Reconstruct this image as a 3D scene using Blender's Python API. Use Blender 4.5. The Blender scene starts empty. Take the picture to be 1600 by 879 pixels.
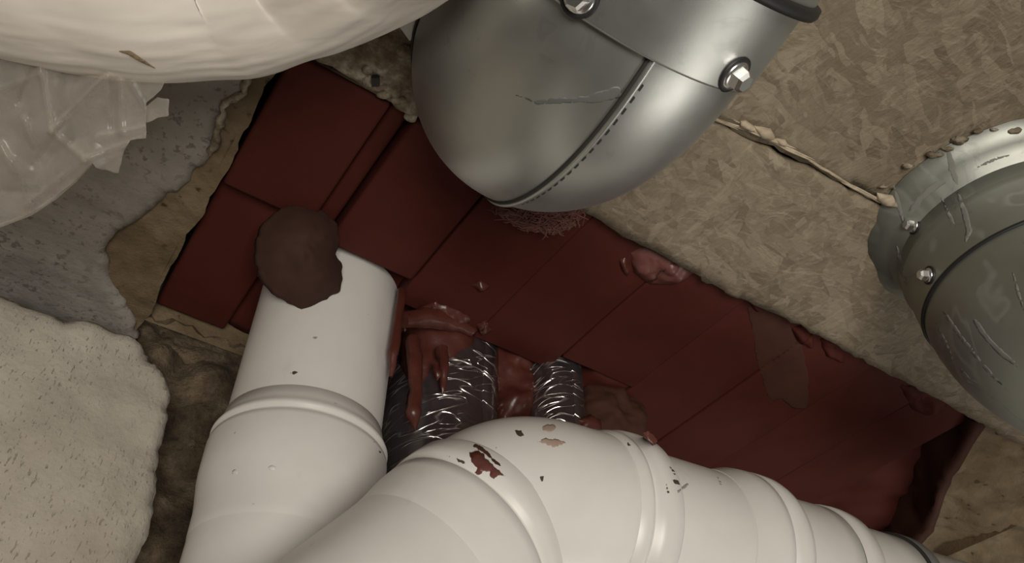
import bpy, bmesh, math, random
import numpy as np
from mathutils import Vector, Matrix, noise
from mathutils.bvhtree import BVHTree

random.seed(7)
SC = bpy.context.scene
COL = SC.collection
# ------------------------------------------------------------------ camera, world, lights, exposure
PITCH = math.radians(44)
FOC = 1300.0
cam_d = bpy.data.cameras.new('camera')
cam_d.sensor_width = 36.0
cam_d.lens = FOC / 1600 * 36
cam_d.clip_start = 0.01
cam = bpy.data.objects.new('camera', cam_d)
COL.objects.link(cam)
cam.location = (0, 0, 0)
cam.rotation_euler = (math.pi / 2 + PITCH, 0, 0)
SC.camera = cam

world = bpy.data.worlds.new('dim_room')
SC.world = world
world.use_nodes = True
world.node_tree.nodes['Background'].inputs[0].default_value = (1.0, 0.95, 0.87, 1)
world.node_tree.nodes['Background'].inputs[1].default_value = 0.11


def area_light(name, loc, target, size, power, color):
    l = bpy.data.lights.new(name, 'AREA')
    l.shape = 'DISK'
    l.size = size
    l.energy = power
    l.color = color
    o = bpy.data.objects.new(name, l)
    COL.objects.link(o)
    o.location = loc
    o.rotation_euler = (Vector(target) - Vector(loc)).to_track_quat('-Z', 'Y').to_euler()
    return o


area_light('work_lamp', (0.94, 1.03, -0.60), (0.1, 0.40, 0.42), 0.75, 5.6, (1.0, 0.95, 0.88))
area_light('fill_light', (0.24, -0.60, -0.38), (0.0, 0.4, 0.4), 0.5, 12.0, (1.0, 0.94, 0.85))  # unseen soft fill, added to lift the dark left side
SC.view_settings.view_transform = 'Standard'
SC.view_settings.look = 'None'
SC.view_settings.gamma = 1
SC.view_settings.use_curve_mapping = False
SC.view_settings.exposure = 0.0

# ------------------------------------------------------------------ frames and helpers
D = np.array([0.829, 0.5592, 0.0])        # along the slot and the wall
M_ = np.array([-0.5592, 0.829, 0.0])      # from the camera towards the wall
ZV = np.array([0, 0, 1.0])
H = 0.46                                  # ceiling height over the camera
R_ = np.array([1.0, 0, 0]); U_ = np.array([0, -math.sin(PITCH), math.cos(PITCH)]); F_ = np.array([0, math.cos(PITCH), math.sin(PITCH)])


def W(s, e, z):
    return D * s + M_ * e + ZV * z


def ray(u, v):
    return R_ * (u - 800) / FOC + U_ * (439.5 - v) / FOC + F_


def on_plane(u, v, n, c):
    d = ray(u, v)
    return d * (c / float(np.dot(d, n)))


def se(u, v, h=H):                        # a point of the photograph on the ceiling plane, in slot coordinates
    p = on_plane(u, v, ZV, h)
    return float(p @ D), float(p @ M_)


def fbm(p, sc, oct=4, seed=0.0):
    return noise.fractal(Vector((p[0] * sc + seed, p[1] * sc + seed * 1.7, p[2] * sc - seed)), 1.0, 2.0, oct)


def mk(name, verts, faces, mat=None, parent=None, smooth=True, label=None, kind=None):
    verts = np.asarray(verts, float).reshape(-1, 3)
    if parent is None:
        org = verts.mean(0)
    else:
        org = np.array(parent['_org'])
    me = bpy.data.meshes.new(name)
    me.from_pydata((verts - org).tolist(), [], faces)
    me.validate()
    if smooth:
        me.polygons.foreach_set('use_smooth', [len(p.vertices) <= 4 for p in me.polygons])
    bm = bmesh.new(); bm.from_mesh(me)
    bmesh.ops.recalc_face_normals(bm, faces=bm.faces)
    bm.to_mesh(me); bm.free()
    if mat:
        me.materials.append(mat)
    o = bpy.data.objects.new(name, me)
    COL.objects.link(o)
    if parent is None:
        o.location = org
    else:
        o.parent = parent
    o['_org'] = org.tolist()
    if label: o['label'] = label
    if kind: o['kind'] = kind
    return o


def tag(o, label, cat, group=None):
    o['label'] = label; o['category'] = cat
    if group: o['group'] = group
    return o


def thing(name, loc, label, cat, group=None):
    o = bpy.data.objects.new(name, None)
    COL.objects.link(o)
    o.location = tuple(loc)
    o.empty_display_size = 0.02
    o['_org'] = [float(x) for x in loc]
    return tag(o, label, cat, group)


def perp(a):
    a = np.asarray(a, float); a = a / np.linalg.norm(a)
    h = ZV if abs(a[2]) < 0.9 else np.array([1.0, 0, 0])
    b = np.cross(a, h); b /= np.linalg.norm(b)
    return a, b, np.cross(a, b)


def sweep(pts, rad, n=48, caps=(True, True), wob=None, squash=None):
    """tube through pts with a radius at each point, parallel transported; returns verts, faces"""
    pts = np.asarray(pts, float); k = len(pts)
    tan = np.gradient(pts, axis=0)
    for i in range(k):
        L = np.linalg.norm(tan[i])
        tan[i] = tan[i] / L if L > 1e-9 else tan[i - 1]
    _, b, c = perp(tan[0])
    vs = []
    for i in range(k):
        t = tan[i]
        b = b - t * (b @ t); b /= np.linalg.norm(b); c = np.cross(t, b)
        for j in range(n):
            a = 2 * math.pi * j / n
            r = rad[i]
            if wob: r = wob(pts[i], i, a, r)
            vs.append(pts[i] + r * (math.cos(a) * b + math.sin(a) * c))
    fs = [(i * n + j, i * n + (j + 1) % n, (i + 1) * n + (j + 1) % n, (i + 1) * n + j) for i in range(k - 1) for j in range(n)]
    for on, i0 in ((caps[0], 0), (caps[1], (k - 1) * n)):
        if on:                                  # caps keep their own rim so that the side shades cleanly
            fs.append(tuple(range(len(vs), len(vs) + n))); vs.extend(vs[i0:i0 + n])
    return vs, fs


def lathe(C, a, prof, n=64, caps=(True, True)):
    """profile [(along, radius)] turned about the axis through C along a"""
    a, b, c = perp(a)
    vs = []
    for s, r in prof:
        for j in range(n):
            t = 2 * math.pi * j / n
            vs.append(C + a * s + r * (math.cos(t) * b + math.sin(t) * c))
    k = len(prof)
    fs = [(i * n + j, i * n + (j + 1) % n, (i + 1) * n + (j + 1) % n, (i + 1) * n + j) for i in range(k - 1) for j in range(n)]
    for on, i0 in ((caps[0], 0), (caps[1], (k - 1) * n)):
        if on:                                  # caps keep their own rim so that the side shades cleanly
            fs.append(tuple(range(len(vs), len(vs) + n))); vs.extend(vs[i0:i0 + n])
    return vs, fs


def join(*vf):
    V, Fc = [], []
    for v, f in vf:
        o = len(V); V += list(v); Fc += [tuple(i + o for i in q) for q in f]
    return V, Fc


def box(c, ax, half):
    vs = []
    for i in (-1, 1):
        for j in (-1, 1):
            for k in (-1, 1):
                vs.append(np.asarray(c) + ax[0] * half[0] * i + ax[1] * half[1] * j + ax[2] * half[2] * k)
    return vs, [(0, 1, 3, 2), (4, 6, 7, 5), (0, 4, 5, 1), (2, 3, 7, 6), (0, 2, 6, 4), (1, 5, 7, 3)]


def inside(P, poly):
    x, y = P[:, 0], P[:, 1]; r = np.zeros(len(P), bool)
    n = len(poly)
    for i in range(n):
        x1, y1 = poly[i]; x2, y2 = poly[(i + 1) % n]
        c = ((y1 > y) != (y2 > y))
        with np.errstate(divide='ignore', invalid='ignore'):
            r ^= c & (x < (x2 - x1) * (y - y1) / (y2 - y1 + 1e-30) + x1)
    return r


def edge_near(P, poly):
    best = np.full(len(P), 1e18); Q = P.copy()
    n = len(poly)
    for i in range(n):
        a = poly[i]; b = poly[(i + 1) % n]; ab = b - a; L = float(ab @ ab) + 1e-30
        t = np.clip(((P - a) @ ab) / L, 0, 1); q = a + t[:, None] * ab
        d = ((P - q) ** 2).sum(1); m = d < best
        best[m] = d[m]; Q[m] = q[m]
    return np.sqrt(best), Q


def rough_line(poly, amp, seg, closed=True, seed=0):
    rnd = random.Random(seed)
    out = []
    n = len(poly)
    for i in range(n if closed else n - 1):
        a = np.array(poly[i], float); b = np.array(poly[(i + 1) % n], float)
        L = np.linalg.norm(b - a); k = max(1, int(L / seg))
        nrm = np.array([-(b - a)[1], (b - a)[0]]) / (L + 1e-9)
        for j in range(k):
            p = a + (b - a) * j / k
            out.append(p + nrm * amp * (rnd.random() - .5) * 2 * (1 if j else .5))
    if not closed: out.append(np.array(poly[-1], float))
    return out


def grid_poly(poly, step):
    poly = np.asarray(poly, float)
    lo = poly.min(0) - step; hi = poly.max(0) + step
    nx = int((hi[0] - lo[0]) / step) + 2; ny = int((hi[1] - lo[1]) / step) + 2
    gx, gy = np.meshgrid(lo[0] + step * np.arange(nx), lo[1] + step * np.arange(ny), indexing='ij')
    P = np.stack([gx.ravel(), gy.ravel()], 1)
    cc = np.stack([(gx[:-1, :-1] + step / 2).ravel(), (gy[:-1, :-1] + step / 2).ravel()], 1)
    ins = inside(cc, poly).reshape(nx - 1, ny - 1)
    if ins.sum() < 4: return grid_poly(poly, step * .6)
    fs = []; cnt = {}
    for i, j in zip(*np.nonzero(ins)):
        q = (i * ny + j, (i + 1) * ny + j, (i + 1) * ny + j + 1, i * ny + j + 1); fs.append(q)
        for k in range(4):
            e = (q[k], q[(k + 1) % 4]); cnt[(min(e), max(e))] = cnt.get((min(e), max(e)), 0) + 1
    rim_e = [e for e, c in cnt.items() if c == 1]
    used = sorted({i for q in fs for i in q}); mp = {g: l for l, g in enumerate(used)}
    P = P[used]; fs = [tuple(mp[i] for i in q) for q in fs]
    rim = sorted({mp[i] for e in rim_e for i in e})
    dist, Q = edge_near(P, poly)
    P[rim] = Q[rim]; dist[rim] = 0
    rim_e = [(mp[a], mp[b]) for a, b in rim_e]
    return P, fs, dist, rim_e


def slab(P, fs, rim_e, top, bot):
    """closed solid between two lists of points sharing the faces fs"""
    n = len(P)
    V = list(top) + list(bot)
    F2 = list(fs) + [tuple(i + n for i in reversed(q)) for q in fs] + [(a, b, b + n, a + n) for a, b in rim_e]
    return V, F2


# ------------------------------------------------------------------ materials
class MT:
    def __init__(self, name):
        self.m = bpy.data.materials.new(name); self.m.use_nodes = True
        self.nt = self.m.node_tree; self.b = self.nt.nodes['Principled BSDF']
        tc = self.nt.nodes.new('ShaderNodeTexCoord'); self.co = tc.outputs['Object']

    def node(self, t, **kw):
        n = self.nt.nodes.new(t)
        for k, v in kw.items():
            if k in n.inputs.keys(): n.inputs[k].default_value = v
            else: setattr(n, k, v)
        return n

    def link(self, a, b): self.nt.links.new(a, b)

    def map(self, scale=(1, 1, 1), rot=(0, 0, 0), src=None):
        src = src or self.co
        if any(rot):
            n = self.node('ShaderNodeMapping'); n.inputs['Rotation'].default_value = rot
            self.link(src, n.inputs['Vector']); src = n.outputs[0]
        n = self.node('ShaderNodeMapping'); n.inputs['Scale'].default_value = scale
        self.link(src, n.inputs['Vector']); return n.outputs[0]

    def frame(self, ax, sc):
        a, b, c = perp(ax)
        n = self.node('ShaderNodeCombineXYZ')
        for i, (v, k) in enumerate(zip((a, b, c), sc)):
            d = self.node('ShaderNodeVectorMath'); d.operation = 'DOT_PRODUCT'; self.link(self.co, d.inputs[0]); d.inputs[1].default_value = tuple(float(x) * k for x in v)
            self.link(d.outputs['Value'], n.inputs[i])
        return n.outputs[0]

    def noise(self, scale, detail=5, rough=.6, vec=None, dist=0):
        n = self.node('ShaderNodeTexNoise'); n.inputs['Scale'].default_value = scale; n.inputs['Detail'].default_value = detail
        n.inputs['Roughness'].default_value = rough; n.inputs['Distortion'].default_value = dist
        self.link(vec or self.co, n.inputs['Vector']); return n.outputs[0]

    def voro(self, scale, vec=None, feature='F1', out='Distance'):
        n = self.node('ShaderNodeTexVoronoi'); n.feature = feature; n.inputs['Scale'].default_value = scale
        self.link(vec or self.co, n.inputs['Vector']); return n.outputs[out]

    def ramp(self, f, stops):
        n = self.node('ShaderNodeValToRGB'); el = n.color_ramp.elements
        while len(el) < len(stops): el.new(.5)
        for e, (p, c) in zip(el, stops):
            e.position = p; e.color = (*c, 1) if len(c) == 3 else c
        self.link(f, n.inputs[0]); return n.outputs[0]

    def mix(self, f, a, b, mode='MIX'):
        n = self.node('ShaderNodeMix'); n.data_type = 'RGBA'; n.blend_type = mode
        for s, v in ((n.inputs[0], f), (n.inputs[6], a), (n.inputs[7], b)):
            if isinstance(v, (int, float)): s.default_value = v
            elif isinstance(v, tuple): s.default_value = (*v, 1)
            else: self.link(v, s)
        return n.outputs[2]

    def math(self, op, a, b=0.0):
        n = self.node('ShaderNodeMath'); n.operation = op
        for s, v in ((n.inputs[0], a), (n.inputs[1], b)):
            if isinstance(v, (int, float)): s.default_value = v
            else: self.link(v, s)
        return n.outputs[0]

    def bump(self, h, strength=.3, dist=.002):
        n = self.node('ShaderNodeBump'); n.inputs['Strength'].default_value = strength; n.inputs['Distance'].default_value = dist
        self.link(h, n.inputs['Height'])
        if getattr(self, '_bn', None): self.link(self._bn, n.inputs['Normal'])
        self._bn = n.outputs[0]
        self.link(self._bn, self.b.inputs['Normal'])

    def set(self, col=None, rough=None, metal=None, **kw):
        for k, v in (('Base Color', col), ('Roughness', rough), ('Metallic', metal), *kw.items()):
            if v is None: continue
            s = self.b.inputs[k]
            if isinstance(v, (int, float)): s.default_value = v
            elif isinstance(v, tuple): s.default_value = (*v, 1) if len(v) == 3 else v
            else: self.link(v, s)
        return self.m


SLOT_ANG = math.radians(34)


def mat_concrete():
    t = MT('grey_cement'); n = t.noise(18, 6, .65); f = t.noise(140, 4, .7)
    c = t.ramp(n, [(.3, (.2, .182, .158)), (.55, (.265, .244, .215)), (.75, (.33, .305, .272))])
    sp = t.ramp(t.noise(170, 3, .6), [(.57, (0, 0, 0)), (.64, (1, 1, 1))])
    c = t.mix(t.math('MULTIPLY', t.math('MULTIPLY', sp, t.ramp(t.noise(9, 3), [(.42, (0, 0, 0)), (.56, (1, 1, 1))])), .7), c, (.09, .08, .07))
    tr = t.noise(60, 3, .6, t.map((1, .25, 1), (0, 0, SLOT_ANG + .5)))
    t.bump(f, .35, .003); t.bump(tr, .3, .003)
    return t.set(c, .9)


def mat_tan():
    t = MT('tan_masonry'); n = t.noise(14, 7, .65); f = t.noise(110, 5, .7)
    c = t.ramp(n, [(.28, (.075, .05, .025)), (.5, (.15, .106, .058)), (.72, (.24, .185, .115))])
    d = t.ramp(t.noise(70, 3, .5), [(.30, (1, 1, 1)), (.36, (0, 0, 0))]); c = t.mix(d, c, (.05, .03, .014))
    t.bump(f, .5, .004); t.bump(n, .5, .006)
    return t.set(c, .95)


def mat_stone():
    t = MT('rough_stone'); n = t.noise(22, 8, .7); f = t.noise(120, 5, .7)
    c = t.ramp(n, [(.34, (.02, .014, .008)), (.5, (.10, .07, .04)), (.68, (.24, .18, .115))])
    t.bump(f, .8, .005); t.bump(n, .8, .012)
    return t.set(c, .95)


def mat_plaster():
    t = MT('white_plaster'); n = t.noise(12, 6, .6); f = t.noise(220, 4, .6)
    c = t.ramp(n, [(.3, (.36, .32, .265)), (.6, (.47, .43, .365)), (.8, (.54, .5, .44))])
    pit = t.noise(620, 2, .55, t.map((1, 1, .28)))
    msk = t.noise(10, 3, .5)
    h = t.math('MULTIPLY', t.math('SUBTRACT', msk, .32), 2.2)
    p = t.ramp(t.math('MULTIPLY', t.ramp(pit, [(.64, (0, 0, 0)), (.70, (1, 1, 1))]), h), [(0, (0, 0, 0)), (.5, (1, 1, 1))])
    c = t.mix(p, c, (.25, .215, .18))
    t.bump(f, .4, .002); t.bump(n, .5, .006); t.bump(t.noise(70, 4, .6, t.map((1, 1, .5))), .35, .004)
    inv = t.math('SUBTRACT', 1, p); t.bump(inv, .5, .003)
    return t.set(c, .9)


def mat_osb():
    t = MT('strand_board')
    base = t.map((1, 1, 1), (0, 0, 0))
    warp = t.noise(9, 3, .5)
    cols = None; hh = None
    for i, (ang, sc) in enumerate(((.3, 62), (1.25, 75), (-.7, 58), (2.2, 84))):
        v = t.map((.32, 1.25, .2), (0, 0, ang), base)
        w = t.node('ShaderNodeVectorMath'); w.operation = 'ADD'
        nz = t.node('ShaderNodeTexNoise'); nz.inputs['Scale'].default_value = 40; t.link(base, nz.inputs['Vector'])
        s = t.node('ShaderNodeVectorMath'); s.operation = 'SCALE'; s.inputs[3].default_value = .012; t.link(nz.outputs['Color'], s.inputs[0])
        t.link(v, w.inputs[0]); t.link(s.outputs[0], w.inputs[1])
        vr = t.node('ShaderNodeTexVoronoi'); vr.inputs['Scale'].default_value = sc; t.link(w.outputs[0], vr.inputs['Vector'])
        ve = t.node('ShaderNodeTexVoronoi'); ve.feature = 'DISTANCE_TO_EDGE'; ve.inputs['Scale'].default_value = sc; t.link(w.outputs[0], ve.inputs['Vector'])
        eg = t.ramp(ve.outputs['Distance'], [(.0, (.82, .8, .78)), (.03, (1, 1, 1))])
        g = t.ramp(vr.outputs['Color'], [(.15, (.125, .094, .058)), (.45, (.2, .16, .108)), (.85, (.285, .238, .168))])
        g = t.mix(1.0, g, eg, 'MULTIPLY')
        if cols is None: cols, hh = g, vr.outputs['Color']
        else:
            sel = t.math('GREATER_THAN', t.noise(34 + 9 * i, 2, .5, t.map((.4, 1, 1), (0, 0, ang))), .52)
            cols = t.mix(sel, cols, g); hh = t.mix(sel, hh, vr.outputs['Color'])
    gr = t.noise(320, 4, .7, t.map((.3, 1, 1), (0, 0, .8)))
    c = t.mix(.4, cols, t.ramp(gr, [(.3, (.155, .123, .082)), (.7, (.25, .203, .14))]))
    dk = t.ramp(t.noise(80, 4, .65, t.map((.35, 1, 1), (0, 0, -.4))), [(.62, (0, 0, 0)), (.74, (.7, .7, .7))])
    c = t.mix(dk, c, (.12, .082, .045))
    wv = t.node('ShaderNodeVectorMath'); wv.operation = 'SCALE'; wv.inputs[3].default_value = .05
    wn = t.node('ShaderNodeTexNoise'); wn.inputs['Scale'].default_value = 12; t.link(base, wn.inputs['Vector']); t.link(wn.outputs['Color'], wv.inputs[0])
    wa = t.node('ShaderNodeVectorMath'); wa.operation = 'ADD'; t.link(base, wa.inputs[0]); t.link(wv.outputs[0], wa.inputs[1])
    for k, (an, sc, a_, lo, m_) in enumerate(((.5, 210, (.37, .315, .23), .60, .4), (-.9, 260, (.36, .305, .22), .62, .4), (1.5, 230, (.12, .09, .055), .62, .5), (-.2, 190, (.13, .095, .06), .62, .5), (2.4, 280, (.37, .315, .23), .62, .4), (1.0, 240, (.13, .095, .06), .63, .45), (-.5, 300, (.36, .3, .22), .61, .35))):
        st = t.noise(sc, 2, .5, t.map((.16, 1, 1), (0, 0, an + .35), wa.outputs[0]), dist=.3)
        ms = t.ramp(t.noise(22 + 4 * k, 3, .6, t.map((1, 1, 1), (0, 0, k * 1.0))), [(.46, (0, 0, 0)), (.58, (m_,) * 3)])
        q = t.math('MULTIPLY', t.math('MULTIPLY', t.ramp(st, [(lo - .06, (0, 0, 0)), (lo + .04, (1, 1, 1))]), ms), .7)
        c = t.mix(q, c, a_)
        t.bump(q, .25 if a_[0] > .2 else -.25, .002)
    t.bump(hh, .3, .002); t.bump(gr, .5, .002)
    return t.set(c, .85)


def mat_splinter():
    t = MT('torn_wood'); n = t.noise(150, 4, .6, t.map((.2, 1, 1), (0, 0, SLOT_ANG)))
    return t.set(t.ramp(n, [(.3, (.3, .24, .16)), (.7, (.5, .42, .31))]), .85)


def mat_mortar():
    t = MT('lumpy_mortar'); n = t.noise(62, 6, .68); f = t.noise(150, 4, .7)
    c = t.ramp(n, [(.36, (.085, .062, .038)), (.5, (.2, .16, .108)), (.6, (.33, .29, .22)), (.68, (.5, .46, .38))])
    t.bump(f, .4, .003); t.bump(n, .4, .005)
    return t.set(c, .9)


def mat_brick():
    t = MT('red_firestop_foam'); n = t.noise(16, 4, .6); f = t.noise(500, 3, .6)
    c = t.ramp(n, [(.3, (.062, .0125, .0088)), (.7, (.08, .017, .0118))])
    t.bump(f, .12, .0008)
    t.b.inputs['Specular IOR Level'].default_value = .18
    return t.set(c, .75)


def mat_sealant(name, a, b, rough):
    t = MT(name); n = t.noise(30, 5, .6)
    c = t.ramp(n, [(.3, a), (.7, b)])
    t.bump(t.noise(90, 4, .6), .12 if rough > .5 else .25, .002)
    if rough > .5: t.b.inputs['Specular IOR Level'].default_value = .25
    return t.set(c, rough)


def mat_pvc():
    t = MT('white_drain_plastic'); n = t.noise(11, 4, .6)
    c = t.ramp(n, [(.3, (.61, .59, .555)), (.7, (.69, .67, .635))])
    sp = t.ramp(t.noise(75, 2, .5), [(.76, (0, 0, 0)), (.79, (.8, .8, .8))])
    c = t.mix(sp, c, (.2, .14, .11))
    sm = t.ramp(t.noise(26, 5, .7, t.map((1, 1, .5))), [(.64, (0, 0, 0)), (.8, (.3, .3, .3))])
    c = t.mix(sm, c, (.36, .32, .28))
    t.bump(t.noise(35, 2, .4), .04, .002)
    return t.set(c, t.ramp(n, [(.3, (.3,) * 3), (.7, (.4,) * 3)]))


def mat_galv(name, streak=0.0):
    t = MT(name); n = t.noise(7, 5, .6); f = t.noise(420, 3, .6, t.map((1, 1, .15), (.4, .2, 0)))
    c = t.ramp(n, [(.3, (.4, .405, .385)), (.7, (.53, .535, .51))])
    r = t.ramp(t.noise(20, 5, .6), [(.3, (.36,) * 3), (.7, (.46,) * 3)])
    st = t.ramp(t.noise(24, 4, .6, dist=1.2), [(.61, (0, 0, 0)), (.64, (.35, .35, .35)), (.67, (0, 0, 0))])
    c = t.mix(st, c, (.3, .3, .29))
    metal = .92
    if streak:
        w = t.noise(30, 2, .5, t.frame((.72, .52, -.45), (.2, 1, 1)), dist=.25)
        k = t.ramp(w, [(.54, (0, 0, 0)), (.575, (streak * .8,) * 3), (.62, (0, 0, 0))])
        c = t.mix(1.0, c, (.84, .85, .81), 'MULTIPLY')
        r = t.mix(1.0, r, (.14, .14, .14), 'ADD')
        c = t.mix(k, c, (.4, .39, .36))
        r = t.mix(k, r, (.85, .85, .85))
        kk = t.math('SUBTRACT', .92, t.math('MULTIPLY', k, .8)); metal = kk
    t.bump(f, .05, .0006); t.bump(t.noise(6, 2, .4), .12, .01)
    return t.set(c, r, metal)


def mat_simple(name, col, rough=.5, metal=0.0):
    return MT(name).set(col, rough, metal)


def mat_foil():
    t = MT('aluminium_foil')
    def thin(sc, vec, wdt, lo):
        v = t.math('ABSOLUTE', t.math('SUBTRACT', t.noise(sc, 1, .4, vec, dist=.6), .5))
        k = t.ramp(v, [(0, (1, 1, 1)), (wdt, (0, 0, 0))])
        return t.math('MULTIPLY', k, t.ramp(t.noise(22, 3, .6), [(lo, (0, 0, 0)), (lo + .1, (1, 1, 1))]))
    l1 = thin(62, t.map((.3, .3, 1.3), (.3, .2, 0)), .03, .45)
    l2 = thin(80, t.map((.3, .3, 1.2), (-.25, .3, .4)), .03, .5)
    ln = t.math('MAXIMUM', l1, l2)
    cr = t.noise(16, 4, .6)
    t.bump(cr, .35, .008); t.bump(t.noise(90, 3, .6, t.map((.4, .4, 1))), .25, .002); t.bump(ln, .6, .002)
    c = t.ramp(cr, [(.3, (.2, .175, .185)), (.7, (.38, .345, .355))])
    c = t.mix(ln, c, (.9, .87, .84))
    return t.set(c, .3, .92)


def mat_bag():
    t = MT('white_wrapped_film'); n = t.noise(9, 3, .5, t.map((1, 2, 2), (0, 0, .3)))
    c = t.ramp(n, [(.3, (.62, .57, .5)), (.7, (.72, .67, .6))])
    t.bump(t.noise(16, 3, .5, t.map((.6, 2, 2), (0, 0, .2))), .25, .008)
    t.bump(t.noise(60, 3, .5, t.map((.5, 1.6, 1), (0, 0, .5))), .12, .003)
    t.set(c, .42); t.b.inputs['Coat Weight'].default_value = .25; t.b.inputs['Coat Roughness'].default_value = .25
    return t.m


def mat_film():
    t = MT('clear_polythene'); nt = t.nt
    n = t.noise(24, 4, .6, dist=.6)
    t.bump(t.noise(14, 3, .5, dist=1.0), .4, .01)
    tr = nt.nodes.new('ShaderNodeBsdfTransparent'); tr.inputs[0].default_value = (.96, .95, .93, 1)
    tl = nt.nodes.new('ShaderNodeBsdfTranslucent'); tl.inputs[0].default_value = (.8, .75, .68, 1)
    df = nt.nodes.new('ShaderNodeBsdfDiffuse'); df.inputs[0].default_value = (.78, .73, .66, 1)
    gl = nt.nodes.new('ShaderNodeBsdfGlossy'); gl.inputs[0].default_value = (1, .97, .93, 1); gl.inputs['Roughness'].default_value = .38
    for x in (tl, df, gl): t.link(t._bn, x.inputs['Normal'])
    a = nt.nodes.new('ShaderNodeMixShader'); a.inputs[0].default_value = .4; t.link(df.outputs[0], a.inputs[1]); t.link(tl.outputs[0], a.inputs[2])
    b = nt.nodes.new('ShaderNodeMixShader'); b.inputs[0].default_value = .12; t.link(a.outputs[0], b.inputs[1]); t.link(gl.outputs[0], b.inputs[2])
    # cloudy, more opaque where the sheet is seen edge-on
    lw = nt.nodes.new('ShaderNodeLayerWeight'); lw.inputs[0].default_value = .45; t.link(t._bn, lw.inputs['Normal'])
    o = t.math('ADD', t.math('MULTIPLY', n, .36), t.math('MULTIPLY', lw.outputs['Facing'], .42))
    c = nt.nodes.new('ShaderNodeMixShader'); t.link(o, c.inputs[0]); t.link(tr.outputs[0], c.inputs[1]); t.link(b.outputs[0], c.inputs[2])
    out = nt.nodes['Material Output']; t.link(c.outputs[0], out.inputs[0])
    return t.m


MAT = dict(concrete=mat_concrete(), tan=mat_tan(), stone=mat_stone(), plaster=mat_plaster(), osb=mat_osb(), splinter=mat_splinter(),
           mortar=mat_mortar(), brick=mat_brick(),
           mastic=mat_sealant('red_brown_mastic', (.06, .015, .010), (.095, .028, .019), .34),
           dry=mat_sealant('dull_brown_mastic', (.05, .019, .0125), (.066, .026, .017), .8),
           pink=mat_sealant('pinkish_mastic', (.105, .034, .028), (.15, .055, .046), .42),
           smear=mat_sealant('thin_brown_smear', (.058, .02, .0135), (.075, .029, .0195), .8),
           faint=mat_sealant('faint_red_smear', (.36, .25, .2), (.46, .38, .33), .5), pvc=mat_pvc(), galv=mat_galv('galvanised_steel'), galv2=mat_galv('streaked_galvanised_steel', .25),
           dull=mat_sealant('shade_darkened_mastic', (.036, .0155, .0105), (.048, .021, .0145), .8), haze=MT('dried_plaster_film').set((.21, .205, .185), .8), stain=MT('dull_water_stain').set((.17, .17, .16), .6, .6), rubber=mat_simple('black_rubber', (.012, .012, .012), .55), dark=mat_simple('dark_joint_and_shade', (.02, .018, .016), .8),  # dull: darker copy of dry, the lump's shade put into its colour
           zinc=mat_simple('bright_zinc', (.85, .85, .84), .28, 1.0), foil=mat_foil(), bag=mat_bag(), film=mat_film(),
           wool=mat_sealant('painted_mineral_wool', (.11, .04, .033), (.21, .1, .085), .8),
           clip=mat_simple('grey_clip', (.3, .3, .31), .4, .6), scuff=mat_simple('grey_scuff', (.3, .27, .24), .6), mark=mat_simple('dark_scuff', (.06, .04, .03), .7),
           floor=mat_simple('grey_floor', (.3, .28, .25), .8))

# ------------------------------------------------------------------ setting
SL0, SL1, E0, E1 = 0.037, 0.95, 0.300, 0.605   # the slot


def ceil_relief(s, e):
    p = (s, e, 0)
    return .004 * fbm(p, 14, 5, 3.1) + .0012 * fbm(p, 90, 3, 1.0)


def slot_edge(e):
    return SL0 + .0035 * noise.noise(Vector((e * 40, 1.3, 0))) + .002 * noise.noise(Vector((e * 130, 4.3, 0)))


def build_ceiling():
    V, Fc = [], []

    def grid(ss, es, zf, edge=None):
        o = len(V)
        for s in ss:
            for e in es:
                x = s
                if edge and abs(s - ss[-1]) < 1e-6: x = slot_edge(e)
                V.append(W(x, e, zf(x, e)))
        n = len(es)
        for i in range(len(ss) - 1):
            for j in range(n - 1):
                Fc.append((o + i * n + j, o + (i + 1) * n + j, o + (i + 1) * n + j + 1, o + i * n + j + 1))
    es = np.concatenate([np.linspace(-1.2, .0, 10), np.arange(.01, .68, .006)])
    zl = lambda s, e: H + ceil_relief(s, e) * min(1, max(0, (SL0 + .2 - s) / .2) + .6)
    grid(np.concatenate([np.linspace(-1.2, -.4, 8), np.arange(-.39, SL0 - .004, .006), [SL0]]), es, zl, True)      # left of the slot
    grid(np.linspace(SL0, 1.6, 60), np.concatenate([np.linspace(-1.2, .1, 8), np.linspace(.12, E0, 16)]), lambda s, e: H + .010)  # above the boards
    # cavity above the bricks
    def quad(a, b, c, d):
        o = len(V); V.extend([a, b, c, d]); Fc.append((o, o + 1, o + 2, o + 3))
    zt = H + .13
    for (s0, e0, s1, e1) in ((SL0 - .004, E0, SL0 - .004, E1), (SL0, E0, SL1 + .02, E0), (SL1 + .02, E0, SL1 + .02, E1), (SL0, E1, SL1 + .02, E1)):
        quad(W(s0, e0, H), W(s1, e1, H), W(s1, e1, zt), W(s0, e0, zt))
    quad(W(SL0 - .004, E0, zt), W(SL1 + .02, E0, zt), W(SL1 + .02, E1, zt), W(SL0 - .004, E1, zt))
    o = mk('ceiling', V, Fc, MAT['tan']); o['kind'] = 'structure'
    return o


ceiling = build_ceiling()

fs_s = np.arange(SL0 - .01, SL1, .006); fs_e = np.arange(E1 - .004, .672, .006)
V = [W(a, b, H + .010 - .014 * abs(fbm((a, b, 0), 30, 4)) - .004 * fbm((a, b, 3), 90, 3)) for a in fs_s for b in fs_e]
nn = len(fs_e)
mk('broken_masonry', V, [(i * nn + j, (i + 1) * nn + j, (i + 1) * nn + j + 1, i * nn + j + 1) for i in range(len(fs_s) - 1) for j in range(nn - 1)], MAT['stone'], ceiling)

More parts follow.
